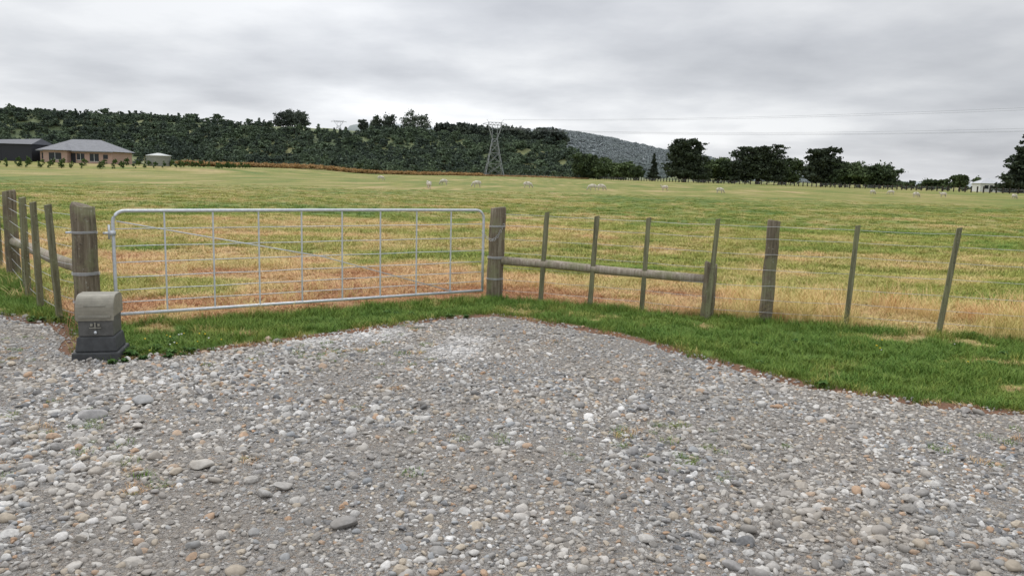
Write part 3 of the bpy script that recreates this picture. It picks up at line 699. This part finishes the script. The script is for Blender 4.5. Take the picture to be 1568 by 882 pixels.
# ---------------------------------------------------------------- far fences, hedge line, saplings
def along(line,step):
    out=[]
    for (x1,y1),(x2,y2) in zip(line[:-1],line[1:]):
        L=math.hypot(x2-x1,y2-y1)
        for k in range(int(L/step)): t=k*step/L;out.append((x1+(x2-x1)*t,y1+(y2-y1)*t))
    return out
RL=[(36,388),(70,312),(95,292),(113,250),(124,196),(160,120)]
LL=[(-150,185),(-85,205),(-50,290),(-15,365),(36,388)]
for nm,L,st,h,w_ in (('boundary_fence',RL,2.1,1.6,.26),('paddock_fence',LL,4.5,1.9,.16)):
    e=empty(nm);b=MB()
    for x,y in along(L,st):
        zz=float(gz(x,y));b.box((x,y,zz+h/2),(w_,w_,h*random.uniform(.9,1.1)),random.random())
    b.build('posts',M_fpost if h<1.7 else M_wood,parent=e);b=MB()
    for hh_ in(.4,.75,1.1):
        b.tube([(x,y,float(gz(x,y))+hh_) for x,y in along(L,8)],.012,4)
    b.build('wires',M_wire,parent=e)
M_rust=m_leaf('dry_hedge_foliage',(.36,.225,.10),(.56,.37,.17),.5,.4)
def bush(i,ml,w,h,n,ls):
    V,F=leaves([((0,0,h*.5),(w/2,w/2,h*.5)),((w*.2,0,h*.6),(w*.3,w*.3,h*.4))],n,ls)
    me=bpy.data.meshes.new('shrub');me.from_pydata(V.tolist(),[],F.tolist());me.materials.append(ml);return bpy.data.objects.new('shrub',me)
C_rust=coll_of('dry_shrubs',[bush(i,M_rust,2.2,1.2,260,.16) for i in range(4)])
pts=np.array(along(LL[1:4],.8)+along(LL[3:],1.2));pts=np.concatenate([pts,pts+[0,1.5],pts-[0,1.5],pts-[0,4]]);pts+=rng.normal(0,.4,pts.shape);n=len(pts)
s=rng.uniform(.7,1.3,n)
scat_up('dry_hedge_row',pts[:,0],pts[:,1],gz(pts[:,0],pts[:,1]),s,C_rust,s*np.where(pts[:,0]>-15,.5,.95))
M_sap=m_leaf('sapling_foliage',(.04,.08,.02),(.10,.15,.04),.6,.4)
C_sap=coll_of('saplings',[bush(i,M_sap,1.1,1.3,260,.12) for i in range(4)])
pts=np.array(along([(-112,148),(-78,150),(-62,165),(-66,200)],1.9)+along([(-112,158),(-82,158),(-66,170)],2.2)+along([(-84,163),(-64,176)],2.));pts+=rng.normal(0,.15,pts.shape);n=len(pts)
scat_up('young_hedge_row',pts[:,0],pts[:,1],gz(pts[:,0],pts[:,1]),rng.uniform(.6,1.15,n),C_sap)

# ---------------------------------------------------------------- sheep
M_wool=m_simple('sheep_wool',(.58,.54,.46),.95,0,9,.15);M_face=m_simple('sheep_face',(.45,.41,.35),.8,0,9,.1)
def sheep_mesh(graze):
    hd=[(.50,0,.62),(.62,0,.45 if graze else .78),(.70,0,.22 if graze else .92),(.80,0,.07 if graze else .88)]
    vs=[(-.42,0,.62),(-.22,0,.64),(.05,0,.62),(.32,0,.64)]+hd
    rs=[(.19,.19),(.25,.25),(.27,.27),(.24,.24),(.16,.16),(.11,.11),(.085,.085),(.05,.05)]
    es=[(i,i+1) for i in range(7)]
    def leg(root,x,y,hind):
        i=len(vs)
        pts=[(x,y,.44),(x+(.05 if hind else .0),y,.33),(x-(.07 if hind else -.01),y,.20),(x-.03*hind,y,.08),(x+.02-.03*hind,y,.01)]
        rr=[.09,.06,.032,.026,.032]
        for k,(p,r) in enumerate(zip(pts,rr)): vs.append(p);rs.append((r,r));es.append((root if k==0 else i+k-1,i+k))
    leg(1,-.36,.12,1);leg(1,-.34,-.12,1);leg(3,.30,.11,0);leg(3,.33,-.11,0)
    i=len(vs);vs.append((-.56,0,.58));rs.append((.05,.05));es.append((0,i));vs.append((-.60,0,.42));rs.append((.03,.03));es.append((i,i+1))
    for sy in(-1,1):
        j=len(vs);vs.append((hd[2][0]-.03,sy*.13,hd[2][2]+.04));rs.append((.022,.02));es.append((6,j))
    me=bpy.data.meshes.new('sheep');me.from_pydata(vs,es,[]);o=bpy.data.objects.new('tmp',me);scene.collection.objects.link(o)
    sk=o.modifiers.new('s','SKIN')
    for k,r in enumerate(rs): me.skin_vertices[0].data[k].radius=r
    me.skin_vertices[0].data[2].use_root=True
    o.modifiers.new('u','SUBSURF').levels=1
    dg=bpy.context.evaluated_depsgraph_get();m2=bpy.data.meshes.new_from_object(o.evaluated_get(dg));bpy.data.objects.remove(o)
    m2.materials.clear();m2.materials.append(M_wool);m2.materials.append(M_face)
    for p in m2.polygons:
        p.use_smooth=True;c=p.center
        p.material_index=1 if (c.x>.64 or c.z<.27) else 0
    m2.name='sheep';return m2
SM=[sheep_mesh(True),sheep_mesh(False)]
for i,(x,y,a) in enumerate([(-19.6,116,.2),(-7.8,72,1.9),(-8.2,92,2.9),(-3.9,82,3.3),(1.35,86,.1),(8.0,81.5,3.0),(9.4,86.6,.2),(18.6,98.5,3.3),(24.5,95,.1),(54,120,.3),(57.3,121,2.8),(51.5,102,.2),(57.7,107,3.),(66,105,.4)]):
    o=bpy.data.objects.new('sheep',SM[1 if i in(1,7,12) else 0]);o.location=(x,y,float(gz(x,y))-.01);o.rotation_euler=(0,0,a);o.scale=(.78,.78,.78);scene.collection.objects.link(o)

# ---------------------------------------------------------------- sky & light
w=bpy.data.worlds.new('World');scene.world=w;w.use_nodes=True;nt=w.node_tree;bg=nt.nodes['Background']
tc=N(nt,'ShaderNodeTexCoord').outputs['Generated'];sx=N(nt,'ShaderNodeSeparateXYZ');nt.links.new(tc,sx.inputs[0])
zc=math_(nt,'MAXIMUM',sx.outputs[2],0.);dn=math_(nt,'ADD',zc,.16)
cx=math_(nt,'DIVIDE',sx.outputs[0],dn);cy=math_(nt,'DIVIDE',sx.outputs[1],dn)
cb=N(nt,'ShaderNodeCombineXYZ');nt.links.new(cx,cb.inputs[0]);nt.links.new(cy,cb.inputs[1]);cb.inputs[2].default_value=3.7
n1=noise(nt,cb.outputs[0],.5,4,.5);n2=noise(nt,cb.outputs[0],1.3,5,.55)
nn=math_(nt,'ADD',math_(nt,'MULTIPLY',n1,.62),math_(nt,'MULTIPLY',n2,.38))
cl=ramp(nt,nn,[(.38,(.50,.515,.555)),(.5,(.69,.705,.74)),(.60,(.90,.91,.93))])
az=ramp(nt,math_(nt,'MULTIPLY_ADD',sx.outputs[0],.5,.5),[(.2,.98),(.40,1.12),(.62,.95),(.8,.84)])
cl=mix(nt,cl,az,1.,'MULTIPLY')
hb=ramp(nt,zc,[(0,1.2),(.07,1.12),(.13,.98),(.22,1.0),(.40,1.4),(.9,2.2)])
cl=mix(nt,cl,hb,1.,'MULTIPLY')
sk=N(nt,'ShaderNodeTexSky',sky_type='NISHITA');sk.sun_disc=False;sk.sun_elevation=R(52);sk.sun_rotation=R(-30)
skc=mix(nt,sk.outputs[0],.1,1.,'MULTIPLY')
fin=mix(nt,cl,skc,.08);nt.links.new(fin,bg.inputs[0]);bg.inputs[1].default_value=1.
sl=bpy.data.lights.new('sun','SUN');sl.energy=1.2;sl.angle=R(25);sl.color=(1,.97,.92);so=bpy.data.objects.new('sun',sl)
d=Vector((-math.sin(R(30))*math.cos(R(52)),math.cos(R(30))*math.cos(R(52)),math.sin(R(52))));so.rotation_euler=d.to_track_quat('Z','Y').to_euler();scene.collection.objects.link(so)

cam=bpy.data.cameras.new('camera');cam.sensor_width=36;cam.lens=27.7;cam.clip_end=9000;cam.clip_start=.05
co=bpy.data.objects.new('camera',cam);scene.collection.objects.link(co)
co.matrix_world=Matrix.Translation((0,0,1.6))@Matrix.Rotation(R(90-8.25),4,'X')@Matrix.Rotation(R(1.6),4,'Z')
scene.camera=co
scene.view_settings.view_transform='Standard';scene.view_settings.look='None';scene.view_settings.exposure=0
